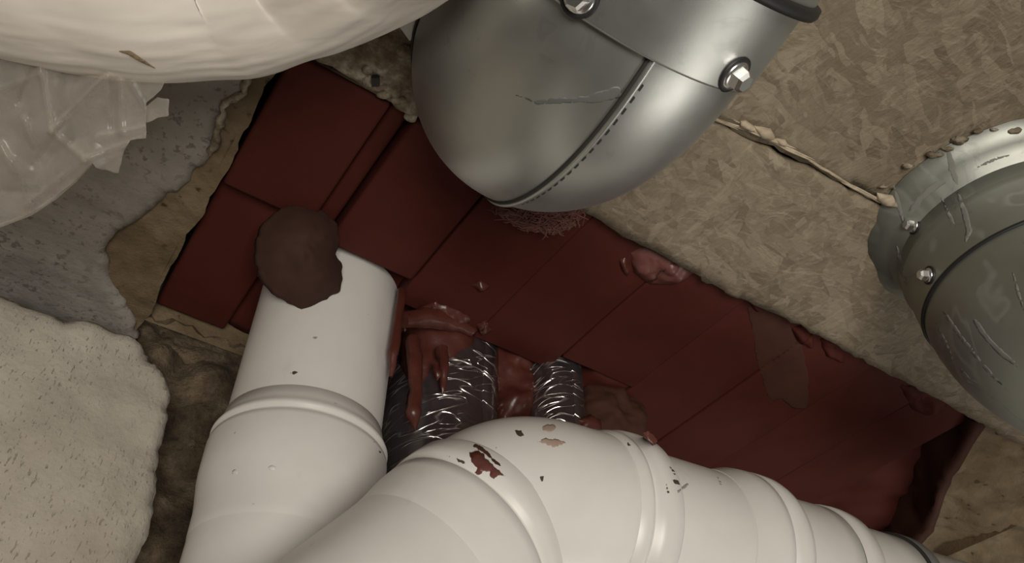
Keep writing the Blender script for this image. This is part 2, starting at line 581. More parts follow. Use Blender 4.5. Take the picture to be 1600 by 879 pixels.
# grey cement skim left of the slot
gp = [(600, -160), (470, 20), (440, 60), (418, 108), (400, 112), (388, 130), (382, 148), (350, 165), (345, 190), (335, 220), (326, 250), (300, 272), (285, 288), (255, 312), (225, 335), (200, 352), (178, 370), (163, 400),
      (168, 425), (184, 455), (202, 490), (216, 530), (100, 560), (-200, 500), (-500, 400), (-500, -300), (200, -400)]
gl = rough_line([se(*p, H - .004) for p in gp], .0025, .006, seed=3)
P, fs, dist, rim = grid_poly(gl, .005)
top = [W(s, e, H - .007 - .0012 * fbm((s, e, 0), 40, 4, 2) - .0008 * fbm((s, e, 0), 160, 2) + (.003 if d == 0 else 0)) for (s, e), d in zip(P, dist)]
bot = [W(s, e, H + .004) for s, e in P]
mk('cement_skim', *slab(P, fs, rim, top, bot), MAT['concrete'], ceiling)
# pale mortar rim along the torn skim edge
for k, seg in enumerate(([(418, 106), (398, 113), (386, 130), (380, 147), (352, 164), (343, 188), (336, 218), (327, 246)],)):
    q = rough_line([se(*p, H - .008) for p in seg], .0015, .004, False, 5)
    pts = [W(s, e, H - .006) for s, e in q]
    rad = [.0016 + .0022 * random.random() for _ in pts]; rad[0] = rad[-1] = .0006
    mk('mortar_ridge', *sweep(pts, rad, 8), MAT['mortar'], ceiling)

# mortar patch between slot and boards behind the big duct
mp_ = rough_line([(.046, -.1), (.15, -.1), (.158, .1), (.160, .294), (.150, .300), (.120, .3015), (.100, .300), (.07, .297), (.050, .298), (.046, .2)], .002, .006, seed=9)
P, fs, dist, rim = grid_poly(mp_, .004)
top = [W(s, e, H - .004 - (.007 * max(0, fbm((s, e, 0), 45, 4, 6)) + .003 * fbm((s, e, 0), 120, 3)) * min(1, d / .006) + (.004 if d == 0 else 0)) for (s, e), d in zip(P, dist)]
mk('mortar_patch', *slab(P, fs, rim, top, [W(s, e, H + .011) for s, e in P]), MAT['mortar'], ceiling)
for (u, v, r) in ((585, 128, .0045), (633, 82, .005), (622, 158, .0035), (648, 172, .004), (606, 96, .003), (598, 150, .003), (575, 112, .0035), (618, 120, .002), (642, 186, .003), (590, 92, .004)):
    s, e = se(u, v, H - .006)
    c = W(s, e, H - .0045)
    vs, f_ = lathe(c, ZV, [(-.6 * r, .15 * r), (-.5 * r, .6 * r), (-.2 * r, .95 * r), (.2 * r, r), (.8 * r, .9 * r)], 14)
    vs = [c + (p - c) * np.array([1.5, 1, .7]) * (1 + .5 * fbm(p, 150, 2)) for p in vs]
    mk('mortar_lump', vs, f_, MAT['mortar'], ceiling)

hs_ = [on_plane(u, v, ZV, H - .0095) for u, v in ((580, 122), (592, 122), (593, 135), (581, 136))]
mk('hole_shade_plate', *slab(hs_, [(0, 1, 2, 3)], [(i, (i + 1) % 4) for i in range(4)], hs_, [p + ZV * .004 for p in hs_]), MAT['dark'], ceiling, smooth=False)  # dark plate on the mortar, painting the shade inside a hole

# strand boards
def board(name, poly, z, seed, label=None):
    pl = rough_line(poly, .0022, .005, seed=seed)
    P, fs, dist, rim = grid_poly(pl, .008)
    top = [W(s, e, z - .0012 * fbm((s, e, 0), 30, 3, seed) + (.0008 if d == 0 else 0)) for (s, e), d in zip(P, dist)]
    return mk(name, *slab(P, fs, rim, top, [W(s, e, z + .012) for s, e in P]), MAT['osb'], ceiling)


b1 = board('osb_panel', [(.162, .192), (.28, .1925), (.45, .174), (.62, .158), (1.3, .10), (1.3, .302), (.95, .300), (.815, .2985), (.775, .3025), (.755, .297), (.72, .300), (.68, .2975), (.60, .301), (.52, .298), (.45, .3), (.40, .304), (.35, .301), (.31, .302), (.25, .300), (.20, .302), (.162, .3)], H - .0085, 11)
b2 = board('osb_panel', [(.162, -.6), (1.3, -.6), (1.3, .0985), (.62, .1565), (.45, .1725), (.28, .1905), (.162, .190)], H - .0065, 12)
spl = [(1060, 160), (1100, 178), (1140, 190), (1180, 204), (1215, 220), (1260, 247), (1310, 276), (1350, 300), (1395, 322)]
for k in range(26):
    i = random.random() * (len(spl) - 1.01); j = int(i); f = i - j
    u = spl[j][0] * (1 - f) + spl[j + 1][0] * f; v = spl[j][1] * (1 - f) + spl[j + 1][1] * f + random.gauss(0, 1.3)
    s, e = se(u, v, H - .009)
    L = random.uniform(.02, .06); a = -.105 + random.gauss(0, .05); w = random.uniform(.0003, .0010)
    pts = [W(s + L * (t - .5) * math.cos(a), e + L * (t - .5) * math.sin(a), H - .0092 - .0016 * math.sin(t * 3.1) * random.random()) for t in np.linspace(0, 1, 6)]
    mk('splinter', *sweep(pts, [w * .2, w, w * 1.2, w, w * .8, w * .15], 6), MAT['splinter'], b1)
for (u, v, r) in ((1196, 208, .004), (1386, 312, .005), (1168, 196, .003), (1222, 222, .0025)):
    s, e = se(u, v, H - .01); c = W(s, e, H - .010)
    vs, f_ = lathe(c, D, [(-2.2 * r, .1 * r), (-1.2 * r, .7 * r), (0, r), (1.3 * r, .6 * r), (2.4 * r, .1 * r)], 8)
    mk('splinter', [p + (p - c) * .5 * fbm(p, 200, 2) for p in vs], f_, MAT['splinter'], b1)

# broken masonry right of the slot
bpoly = rough_line([(.752, .306), (.82, .3), (1.4, .3), (1.4, .68), (.96, .68), (.945, .55), (.91, .50), (.885, .46), (.83, .405), (.80, .375), (.774, .340)], .004, .008, seed=21)
P, fs, dist, rim = grid_poly(bpoly, .006)
def lump(s, e):
    r = noise.multi_fractal(Vector((s * 14 + 3, e * 20, 0.3)), 1.0, 2.1, 5)
    return .012 * (r - 1) + .005 * fbm((s, e, 0), 55, 4, 9) + .016 * fbm((s + e * .8, (e - s) * .35, 0), 9, 4, 4)
top = [W(s, e, H + .006 - lump(s, e) * min(1, .3 + d / .03)) for (s, e), d in zip(P, dist)]
mk('broken_masonry', *slab(P, fs, rim, top, [W(s, e, H + .07) for s, e in P]), MAT['tan'], ceiling)

# stone wall at the back, plaster on the left
zs = np.concatenate([np.linspace(-1.7, 0, 12), np.arange(.01, .475, .006)])
ss = np.concatenate([np.linspace(-1.2, -.25, 8), np.arange(-.24, .6, .006), np.linspace(.62, 1.6, 20)])
V = []
for s in ss:
    for z in zs:
        r = .018 * fbm((s, z * .8, 0), 20, 6, 8) + .012 * (noise.multi_fractal(Vector((s * 22, z * 14, 4)), 1, 2.1, 4) - 1)
        V.append(W(s, .640 - r * .9, z))
n = len(zs)
wall = mk('wall_back', V, [(i * n + j, (i + 1) * n + j, (i + 1) * n + j + 1, i * n + j + 1) for i in range(len(ss) - 1) for j in range(n - 1)], MAT['stone'])
wall['kind'] = 'structure'
PE = .578
def wall_sz(u, v):
    p = on_plane(u, v, M_, PE); return float(p @ D), float(p[2])
pp = [(-120, 455), (0, 450), (12, 452), (50, 469), (75, 485), (100, 495), (120, 489), (150, 495), (165, 500), (200, 514), (226, 531), (243, 552), (261, 576), (266, 606), (266, 645), (258, 690), (251, 722), (246, 790), (238, 835), (221, 856), (205, 900), (180, 1100)]
poly = rough_line(rough_line([wall_sz(*p) for p in pp], .0035, .017, False, 33), .0013, .0035, False, 31) + [np.array(wall_sz(-120, 1100)) + [0, -.1], np.array([-.45, -.15]), np.array([-.45, .42])]
P, fs, dist, rim = grid_poly(poly, .005)
def prel(s, z): return .004 * fbm((s, z, 0), 12, 4, 5) + .0012 * fbm((s, z, 0), 60, 3, 2)
top = [W(s, PE + prel(s, z) + .007 * math.exp(-d / .003) + .009 * max(0, fbm((s, z, 2), 55, 4)) * math.exp(-d / .012), z) for (s, z), d in zip(P, dist)]
wl = mk('wall_left', *slab(P, fs, rim, top, [W(s, .632, z) for s, z in P]), MAT['plaster']); wl['kind'] = 'structure'
fl = mk('floor', [(-3, -3, -1.7), (3, -3, -1.7), (3, 3, -1.7), (-3, 3, -1.7)], [(0, 1, 2, 3)], MAT['floor']); fl['kind'] = 'structure'

# ------------------------------------------------------------------ firestop barrier
barrier = thing('firestop_barrier', W(.4, .45, H), 'long row of dark red firestop foam bricks packed in the ceiling opening', 'firestop')


def brick(s0, s1, e0, e1, z, seed, dz=.055):
    bm = bmesh.new()
    bmesh.ops.create_cube(bm, size=1)
    for v in bm.verts:
        v.co = Vector((s0 + (v.co.x + .5) * (s1 - s0), e0 + (v.co.y + .5) * (e1 - e0), z + (v.co.z + .5) * dz))
    bmesh.ops.bevel(bm, geom=list(bm.edges), offset=.0028 if s0 < .2 else .0016, segments=2, profile=.6, affect='EDGES')
    bmesh.ops.subdivide_edges(bm, edges=[e for e in bm.edges if e.calc_length() > .04], cuts=4, use_grid_fill=True)
    vs = []
    for v in bm.verts:
        p = v.co
        q = p + Vector((0, 0, .0012 * noise.noise(Vector((p.x * 18 + seed, p.y * 12, seed))) + .0006 * noise.noise(Vector((p.x * 60, p.y * 60 + seed, 0)))))
        vs.append(W(q.x, q.y, q.z))
    fc = [tuple(v.index for v in f.verts) for f in bm.faces]
    bm.verts.index_update(); fc = [tuple(v.index for v in f.verts) for f in bm.faces]
    bm.free()
    return mk('brick', vs, fc, MAT['brick'], barrier)


cols = [(.0400, .1085, .303, .4285, .461), (.0400, .1000, .4315, .598, .474), (.1105, .1245, .304, .436, .470), (.1270, .2000, .304, .4400, .4610),
        (.2025, .2780, .304, .470, .4625), (.2800, .3570, .304, .474, .4640), (.3590, .4385, .304, .452, .4625), (.4405, .5185, .304, .600, .4650),
        (.5205, .5985, .304, .600, .4640), (.6005, .6755, .304, .600, .4655), (.6785, .7480, .304, .600, .4670)]
for i, c in enumerate(cols):
    if i > 3: c = (c[0] - .0007, c[1] + .0007, *c[2:])
    brick(*c, seed=i * 3.7)

# bvh lookups for material stuck on real surfaces
def bvh_of(objs):
    V, Fc = [], []
    for o in objs:
        off = len(V); org = np.array(o['_org'] if o.parent is None else o.parent['_org'])
        V += [Vector(np.array(v.co) + org) for v in o.data.vertices]
        Fc += [tuple(off + i for i in p.vertices) for p in o.data.polygons]
    return BVHTree.FromPolygons(V, Fc)


def patch(name, outline, target, thick, mat, parent=None, step=None, rough=.3, back=.002, seed=0, prof=.5, jag=1.5, fall=None, seg=6, smooth=12):
    """mass stuck on a surface: outline found by looking at it, thickness grown along the surface's own normal"""
    t = bvh_of(target) if isinstance(target, list) else target
    poly = np.array(rough_line(outline, jag, seg, seed=seed))
    size = max(np.ptp(poly[:, 0]), np.ptp(poly[:, 1]))
    P, fs, dist, rim = grid_poly(poly, step or max(1.6, size / 30))
    mx = dist.max()
    hs = np.array([(min(1, d / mx)) ** prof if mx > 0 else 0 for d in dist])
    A_ = np.array([(q[k], q[(k + 1) % 4]) for q in fs for k in range(4)])
    for _ in range(smooth):
        acc = np.zeros(len(hs)); cn = np.zeros(len(hs))
        np.add.at(acc, A_[:, 0], hs[A_[:, 1]]); np.add.at(cn, A_[:, 0], 1); np.add.at(acc, A_[:, 1], hs[A_[:, 0]]); np.add.at(cn, A_[:, 1], 1)
        hs = np.where(dist > 0, .5 * hs + .5 * acc / np.maximum(cn, 1), 0)
    top, bot = [], []
    for (u, v), d, hh_ in zip(P, dist, hs):
        r = ray(u, v)
        if callable(t): p, nrm = t(u, v)
        else:
            loc, nrm, _, _ = t.ray_cast(Vector((0, 0, 0)), Vector(r / np.linalg.norm(r)))
            if loc is None:
                p = fall(u, v) if fall else on_plane(u, v, ZV, H); nrm = -ZV
            else:
                p = np.array(loc); nrm = np.array(nrm)
                if nrm @ r > 0: nrm = -nrm
        h = thick * hh_
        h *= 1 + rough * fbm(p, 60, 3, seed + .3)
        top.append(p + nrm * h); bot.append(p - nrm * back)
    return mk(name, *slab(P, fs, rim, top, bot), mat, parent)


# recessed coat that fills round the pipes, with the ragged lip at the far end
P, fs, dist, rim = grid_poly([(.102, .44), (.29, .476), (.439, .455), (.439, .603), (.102, .603)], .008)
mk('seal_coat', *slab(P, fs, rim, [W(s, e, .484 + .006 * fbm((s, e, 0), 20, 3)) for s, e in P], [W(s, e, .52) for s, e in P]), MAT['brick'], barrier)
P, fs, dist, rim = grid_poly([(.398, .4535), (.4392, .4535), (.4392, .600), (.398, .600)], .006)
mk('seal_coat', *slab(P, fs, rim, [W(s, e, .467 + .004 * fbm((s, e, 0), 30, 3)) for s, e in P], [W(s, e, .53) for s, e in P]), MAT['brick'], barrier)
P, fs, dist, rim = grid_poly([(.7495, .306), (.95, .306), (.95, .60), (.7495, .60)], .008)
mk('seal_coat', *slab(P, fs, rim, [W(s, e, .497 + .006 * fbm((s, e, 0), 20, 3)) for s, e in P], [W(s, e, .53) for s, e in P]), MAT['brick'], barrier)

# ------------------------------------------------------------------ pipes
def arc_path(A, C, B, R, n=14):
    """from A round the corner C to B with bend radius R"""
    A, C, B = map(np.asarray, (A, C, B))
    a = (C - A) / np.linalg.norm(C - A); b = (B - C) / np.linalg.norm(B - C)
    ang = math.acos(np.clip(a @ b, -1, 1)); t = R * math.tan(ang / 2)
    s = C - a * t; nrm = b - a * (a @ b); nrm /= np.linalg.norm(nrm)
    return [s + a * R * math.sin(k) + nrm * R * (1 - math.cos(k)) for k in np.linspace(0, ang, n)]


# the standing pipe
p1 = thing('drain_pipe', W(.158, .497, .2), 'white upright plastic drain pipe left of the bend, top buried in mastic', 'pipe', None)
C1 = W(.1585, .503, 0); RP = .0550
st1 = mk('pipe', *lathe(C1, ZV, [(.30, RP), (.36, RP), (.42, RP), (.475, RP)], 80), MAT['pvc'], p1)
so1 = mk('socket', *lathe(C1, ZV, [(.3385, RP + .0003), (.338, RP + .0013), (.330, RP + .0026), (.3245, RP + .0056), (.322, RP + .0068), (.320, RP + .0066), (.3185, RP + .0050), (.317, RP + .0050), (.3155, RP + .0066), (.312, RP + .0072), (.290, RP + .0068), (.283, RP + .0062), (.270, RP + .0040), (.262, RP + .0030), (.250, RP + .0027), (.246, RP + .0026), (.240, RP + .0015)], 80), MAT['pvc'], p1)
pth = [C1 + ZV * z for z in (.247, .241, .235, .230)] + arc_path(C1 + ZV * .228, C1 + ZV * .175, C1 + ZV * .150 + M_ * .06, .062)[1:] + [C1 + ZV * .143 + M_ * .077]
bd1 = mk('bend', *sweep(pth, [RP + .0022] * len(pth), 80), MAT['pvc'], p1)
for (u, v, k) in ((425, 731, .0035), (367, 737, .002)):
    patch('mould_mark', [(u - 7 * k / .0035, v - 2), (u, v - 5), (u + 7 * k / .0035, v - 2), (u + 4, v + 3), (u - 4, v + 3)], [so1], .0012, MAT['pvc'], p1, jag=.3)

# the run with two 45 degree bends
Q1 = W(.2335, .400, .227) * .985; Q2 = np.array([.0532, .489, .2586])
AL = np.array([math.cos(.52) * math.cos(.86), math.sin(.52) * math.cos(.86), math.sin(.86)])
AS = np.array([math.cos(.576) * math.cos(.0708), math.sin(.576) * math.cos(.0708), math.sin(.0708)])
p2 = thing('drain_pipe', Q2, 'white plastic drain run with two bends and red sealant stains, crossing the front', 'pipe')
r2 = .0550
leg = mk('pipe', *lathe(Q1, AL, [(q, r2 + .0022) for q in (-.36, -.3, -.24, -.2, -.16, -.13, -.11, -.09, -.075, -.06, -.05, -.042, -.036, -.0305, -.03)], 80, (False, False)), MAT['pvc'], p2)
lsock = mk('socket', *lathe(Q1, AL, [(-.041, r2 + .0010), (-.037, r2 + .0023), (-.029, r2 + .0032), (-.022, r2 + .0044), (-.016, r2 + .0052), (-.010, r2 + .0056), (-.003, r2 + .0058), (-.0015, r2 + .0036), (.0005, r2 + .0036), (.002, r2 + .0064), (.010, r2 + .0066), (.0195, r2 + .006), (.022, r2 + .0045), (.0225, r2 - .001)], 80), MAT['pvc'], p2)
E2_ = Q2 - AS * .006
hl = np.linalg.norm(E2_ - Q1) * 1.45
mid = [(2 * t ** 3 - 3 * t ** 2 + 1) * Q1 + (t ** 3 - 2 * t ** 2 + t) * hl * AL + (-2 * t ** 3 + 3 * t ** 2) * E2_ + (t ** 3 - t ** 2) * hl * AS for t in np.linspace(0, 1, 26)]
pth = [Q1 - AL * .01] + mid + [Q2 + AS * .004]
bend2 = mk('bend', *sweep(pth, [r2 + .0012 + .0032 * math.sin(math.pi * min(1, i / (len(pth) - 5))) for i in range(len(pth))], 80), MAT['pvc'], p2)
rsock = mk('socket', *lathe(Q2, AS, [(-.010, r2 + .0014), (-.007, r2 + .0032), (-.004, r2 + .0040), (-.0015, r2 + .0040), (.0, r2 + .002), (.0015, r2 + .0022), (.003, r2 + .0056), (.012, r2 + .0062), (.0195, r2 + .0055), (.0215, r2 + .004), (.022, r2 - .002)], 80), MAT['pvc'], p2)
str2 = mk('pipe', *lathe(Q2, AS, [(.02, r2 - .001), (.05, r2 - .001), (.104, r2 - .001)], 80), MAT['pvc'], p2)
S3 = .1184
mk('coupling', *lathe(Q2, AS, [(.088, r2 - .0006), (.094, r2 + .0006), (.104, r2 + .004), (.112, r2 + .0048), (S3 - .001, r2 + .0048), (S3 + .0004, r2 + .0026), (S3 + .002, r2 + .0026), (S3 + .0035, r2 + .0052), (S3 + .014, r2 + .0052), (S3 + .019, r2 + .004), (S3 + .022, r2 - .001), (S3 + .026, r2 - .004)], 80), MAT['pvc'], p2)
S4 = .2
mk('reducer', *lathe(Q2, AS, [(.136, r2 - .005), (.150, r2 - .004), (.186, r2 - .0032), (S4 - .001, r2 - .003), (S4 - .0004, r2 - .0052), (S4 + .0015, r2 - .0052), (S4 + .002, r2 - .0018), (S4 + .012, r2 - .0012), (S4 + .020, r2 - .002), (S4 + .026, r2 - .0075)], 80), MAT['pvc'], p2)
mk('sealing_ring', *lathe(Q2, AS, [(S4 - .0012, r2 - .0042), (S4 + .0012, r2 - .0040), (S4 + .0016, r2 - .0055)], 80), MAT['dark'], p2)
mk('pipe', *lathe(Q2, AS, [(S4 + .022, r2 - .009), (S4 + .045, r2 - .009), (S4 + .060, r2 - .0085), (S4 + .090, r2 - .0085), (S4 + .094, r2 - .012), (S4 + .35, r2 - .012)], 80), MAT['pvc'], p2)
mk('clip', *lathe(Q2, AS, [(S4 + .088, r2 - .0072), (S4 + .089, r2 - .0060), (S4 + .100, r2 - .0060), (S4 + .101, r2 - .0075)], 80), MAT['clip'], p2, label='grey clip ring at the narrow end')
mk('sealing_ring', *lathe(Q2, AS, [(S4 + .0855, r2 - .0078), (S4 + .0862, r2 - .0062), (S4 + .0876, r2 - .0062), (S4 + .0882, r2 - .0078)], 80), MAT['dark'], p2)
# red stains and scuffs on the run
def stain(name, ol, th, m_, k):
    patch(name, ol, TB, th, m_, p2, step=1.6, jag=1.3, seg=2.6, back=.0004, seed=k, fall=lambda u, v: ray(u, v) * .5)


P2S = [leg, lsock, bend2, rsock, str2]
TB = bvh_of(P2S)
for k, (ol, m_, th) in enumerate([
        ([(734, 706), (745, 704), (757, 713), (770, 725), (790, 743), (778, 743), (772, 748), (764, 746), (766, 737), (757, 735), (748, 742), (741, 738), (746, 730), (737, 722)], 'pink', .0012),
        ([(733, 706), (748, 703), (760, 713), (745, 718), (737, 722)], 'mastic', .0016),
        ([(736, 695), (748, 693), (762, 705), (786, 731), (776, 725), (756, 708)], 'dry', .0006),
        ([(711, 714), (720, 716), (727, 724), (716, 722)], 'mark', .0005),
        ([(698, 711), (703, 712), (701, 715)], 'mark', .0005),
        ([(836, 689), (850, 684), (872, 686), (885, 692), (866, 698), (850, 693)], 'faint', .0004),
        ([(846, 665), (864, 662), (872, 668), (860, 675), (848, 673)], 'faint', .0004),
        ([(804, 672), (814, 672), (819, 680), (811, 681)], 'mark', .0004),
        ([(781, 686), (789, 690), (786, 691)], 'mark', .0004), ([(770, 698), (778, 698), (774, 702)], 'mark', .0004),
        ([(1004, 676), (1014, 673), (1023, 682), (1028, 690), (1020, 697), (1014, 688), (1005, 684)], 'mastic', .004),
        ([(1050, 746), (1060, 750), (1063, 757), (1055, 756)], 'mark', .0003),
        ([(1046, 728), (1049, 729), (1056, 741), (1053, 742)], 'mark', .0003),
        ([(1058, 766), (1075, 754), (1076, 757), (1060, 770)], 'scuff', .0003),
        ([(1120, 745), (1123, 745), (1128, 757), (1125, 757)], 'scuff', .0003),
        ([(1150, 748), (1153, 752), (1148, 751)], 'mark', .0003),
        ([(1040, 752), (1046, 770), (1043, 770)], 'mark', .0004),
        ([(976, 684), (987, 696), (983, 697)], 'mark', .0003),
        ([(842, 744), (850, 742), (848, 754)], 'mark', .0003),
        ([(958, 676), (962, 684), (960, 685)], 'mark', .0003)]):
    stain('sealant_stain' if m_ in ('pink', 'mastic', 'dry', 'faint') else 'scuff_mark', ol, th, MAT[m_], k)
patch('scuff_mark', [(453, 582), (460, 579), (467, 581), (459, 585)], [st1], .0004, MAT['mark'], p1, step=2, jag=.4, back=.0003)
for x, y in ((583, 690), (590, 700), (586, 672)):
    patch('scuff_mark', [(x, y), (x + 3, y - 1), (x + 6, y + 8), (x + 3, y + 7)], [st1, so1], .0003, MAT['mark'], p1, step=2, jag=.3, back=.0003)

# foil wrapped pipes behind
def foil_pipe(s, e, r, z0, z1, label, seed):
    t = thing('foil_wrapped_pipe', W(s, e, z0), label, 'pipe')
    k = 70
    pts = [W(s, e, z) for z in np.linspace(z0, z1, k)]
    def wob(p, i, a, rr):
        z = p[2]
        ridge = .00025 * noise.noise(Vector((math.cos(a) * 6, math.sin(a) * 6, z * 150 + 3 * math.sin(a + seed))))
        return rr + ridge + .0022 * noise.noise(Vector((math.cos(a) * 1.6 + seed, math.sin(a) * 1.6, z * 26)))
    rad = [r] * k
    mk('foil_wrap', *sweep(pts, rad, 80, wob=wob), MAT['foil'], t)
    # the overlap of the foil tape
    vs = []; a0 = math.atan2(*(-M_[:2])[::-1]) + .5
    n = 50
    for i in range(n):
        z = z0 + (z1 - z0) * i / (n - 1)
        for j in range(3):
            a = a0 + (j - 1) * (.012 / r) + .04 * noise.noise(Vector((0, seed, z * 40)))
            rr = r + .0022 - (.0012 if j != 1 else 0)
            vs.append(W(s, e, z) + rr * np.array([math.cos(a), math.sin(a), 0]))
    vs2 = [v + (np.array(v) - W(s, e, v[2])) * -.08 for v in vs]
    fs_ = [(i * 3 + j, i * 3 + j + 1, (i + 1) * 3 + j + 1, (i + 1) * 3 + j) for i in range(n - 1) for j in range(2)]
    rm = [(i * 3, i * 3 + 3) for i in range(n - 1)] + [(i * 3 + 2, i * 3 + 5) for i in range(n - 1)] + [(0, 1), (1, 2), (n * 3 - 3, n * 3 - 2), (n * 3 - 2, n * 3 - 1)]
    mk('tape_strip', *slab(vs, fs_, rm, vs, vs2), MAT['foil'], t)
    return t


fA = foil_pipe(.279, .524, .050, .18, .478, 'wide pipe wrapped in crinkled silver foil beside the upright white pipe', 1.0)
fB = foil_pipe(.3720, .4820, .0245, .18, .478, 'narrow pipe wrapped in silver foil just above the white bend', 5.0)
foilA = [c for c in fA.children if c.name.startswith('foil_wrap')]
foilB = [c for c in fB.children if c.name.startswith('foil_wrap')]

# ------------------------------------------------------------------ mastic
bricks = [o for o in barrier.children if o.name.startswith('brick')]
TBR = bvh_of(bricks)


def standing(e0, bulge=0.0):
    return lambda u, v: (on_plane(u, v, M_, e0), -M_)


def cone_blob(u, v):                         # the lump bridging ceiling and pipe top
    n_ = M_ * .8 + ZV * .6
    return on_plane(u, v, n_, float(W(.13, .438, .436) @ n_)), -n_


o = patch('sealant_lump', [(402, 372), (415, 345), (440, 325), (470, 318), (505, 330), (528, 350), (530, 380), (524, 396), (534, 410), (536, 436), (532, 455), (505, 470), (488, 482), (472, 484), (455, 474), (428, 458), (408, 432), (400, 405)], cone_blob, .024, MAT['dull'], back=.012, seed=2, prof=.6, rough=.12, smooth=60, step=3)  # darker mastic colour paints in the shade on this lump
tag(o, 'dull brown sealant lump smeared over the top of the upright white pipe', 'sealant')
o = patch('sealant_mass', [(622, 462), (640, 476), (668, 484), (705, 484), (735, 500), (745, 520), (738, 538), (720, 548), (704, 560), (690, 564), (676, 574), (662, 596), (656, 622), (650, 640), (655, 660), (648, 672), (640, 655), (634, 630), (640, 600), (630, 580), (622, 560), (626, 530), (620, 500)], bvh_of(foilA + []), .010, MAT['mastic'], back=.004, seed=5, prof=.45, rough=.6, fall=lambda u, v: on_plane(u, v, M_, .485))
tag(o, 'glossy red-brown mastic running down the wide foil pipe in drips', 'sealant')
mass = o


def drip(pts, rad, parent, seed):
    P_ = [p for p in pts]
    q = []; rr = []
    for i in range(len(P_) - 1):
        for t in np.linspace(0, 1, 6, endpoint=False):
            q.append(np.array(P_[i]) * (1 - t) + np.array(P_[i + 1]) * t); rr.append(rad[i] * (1 - t) + rad[i + 1] * t)
    q.append(np.array(P_[-1])); rr.append(rad[-1])
    mk('drip', *sweep(q, rr, 16, wob=lambda p, i, a, r: r * (1 + .3 * noise.noise(Vector((math.cos(a) + seed, math.sin(a), i * .35))))), MAT['mastic'], parent)


def at_e(u, v, e): return on_plane(u, v, M_, e)


drip([at_e(645, 530, .470), at_e(648, 570, .466), at_e(650, 610, .466), at_e(646, 645, .466), at_e(649, 672, .470)], [.006, .006, .0048, .0062, .0008], mass, 1)
drip([at_e(690, 545, .470), at_e(694, 575, .468), at_e(692, 606, .471), at_e(692, 616, .472)], [.005, .004, .0022, .0005], mass, 2)
drip([at_e(680, 570, .470), at_e(684, 585, .468), at_e(683, 594, .470)], [.003, .003, .0006], mass, 3)
drip([at_e(628, 455, .455), at_e(622, 500, .452), at_e(615, 550, .452), at_e(611, 588, .456)], [.004, .0035, .004, .0015], mass, 4)
drip([at_e(630, 500, .465), at_e(665, 495, .463), at_e(705, 500, .465), at_e(738, 518, .468)], [.007, .008, .0085, .005], mass, 5)
drip([at_e(655, 488, .462), at_e(672, 478, .458), at_e(676, 470, .456)], [.004, .0025, .0008], mass, 6)
o = patch('sealant_mass', [(752, 530), (775, 526), (800, 540), (825, 552), (838, 566), (836, 600), (834, 650), (790, 655), (784, 640), (780, 600), (768, 565)], standing(.492), .016, MAT['mastic'], back=.02, seed=8, prof=.45, rough=.5)
tag(o, 'smooth red-brown mastic column filling the gap between the two foil pipes', 'sealant')
o = patch('sealant_mass', [(918, 600), (940, 596), (962, 592), (985, 606), (1003, 626), (1012, 650), (1010, 680), (960, 690), (925, 670), (916, 640)], standing(.475), .014, MAT['dry'], back=.02, seed=9, prof=.4, rough=.5)
tag(o, 'brown sealant lump right of the narrow foil pipe', 'sealant')
o = patch('sealant_bead', [(905, 655), (922, 646), (938, 655), (940, 672), (915, 672)], standing(.455), .006, MAT['mastic'], back=.006, seed=10)
tag(o, 'small red-brown sealant bead below the narrow foil pipe', 'sealant')
# pieces on the bricks are parts of the barrier
patch('sealant_pad', [(985, 395), (1000, 386), (1025, 384), (1055, 392), (1082, 412), (1084, 426), (1070, 438), (1045, 445), (1015, 444), (990, 425)], TBR, .009, MAT['pink'], barrier, seed=12, prof=.5, rough=.7, back=.001)
patch('sealant_pad', [(968, 405), (978, 402), (986, 420), (980, 432), (970, 420)], TBR, .005, MAT['mastic'], barrier, seed=13)
patch('sealant_smear', [(1168, 480), (1180, 476), (1215, 490), (1235, 510), (1255, 540), (1262, 580), (1264, 625), (1258, 640), (1236, 636), (1222, 622), (1205, 628), (1196, 610), (1182, 560), (1174, 510)], TBR, .0012, MAT['smear'], barrier, seed=14, rough=.4, prof=.5, back=.004, step=2.2)
for k, ol in enumerate(([(1168, 470), (1185, 466), (1200, 482), (1182, 488)], [(1236, 510), (1255, 506), (1272, 520), (1270, 545), (1246, 534)], [(1280, 528), (1300, 528), (1322, 548), (1318, 568), (1290, 556)],
                        [(1404, 598), (1430, 604), (1460, 604), (1482, 618), (1478, 640), (1450, 650), (1425, 640), (1412, 615)], [(735, 445), (752, 438), (766, 448), (750, 458)], [(742, 506), (758, 500), (770, 516), (752, 524)], [(655, 482), (680, 472), (720, 486), (742, 500), (720, 512), (680, 500)])):
    patch('sealant_pad', ol, TBR, .006, MAT['mastic'] if k > 3 else MAT['brick'], barrier, seed=20 + k, rough=.8)
# coated side of the opening at its far end
lq = rough_line([(.748, .300), (.774, .340), (.80, .375), (.83, .405), (.885, .46), (.91, .50), (.945, .55), (.955, .60)], .001, .012, False, 44)
lt, fsl = [], []
nz = 9
for i, (a, b) in enumerate(lq):
    for j in range(nz):
        f = j / (nz - 1)
        off = .006 + .006 * fbm((a, b, f * .05), 26, 3) + .010 * f
        lt.append(W(a - off, b + off * .3, .4545 + f * .052 - .002 * (j == 0) * noise.noise(Vector((i * .5, 0, 0)))))
nl = len(lq)
fsl = [(i * nz + j, i * nz + j + 1, (i + 1) * nz + j + 1, (i + 1) * nz + j) for i in range(nl - 1) for j in range(nz - 1)]
rml = [(i * nz, (i + 1) * nz) for i in range(nl - 1)] + [(i * nz + nz - 1, (i + 1) * nz + nz - 1) for i in range(nl - 1)] + [(j, j + 1) for j in range(nz - 1)] + [((nl - 1) * nz + j, (nl - 1) * nz + j + 1) for j in range(nz - 1)]
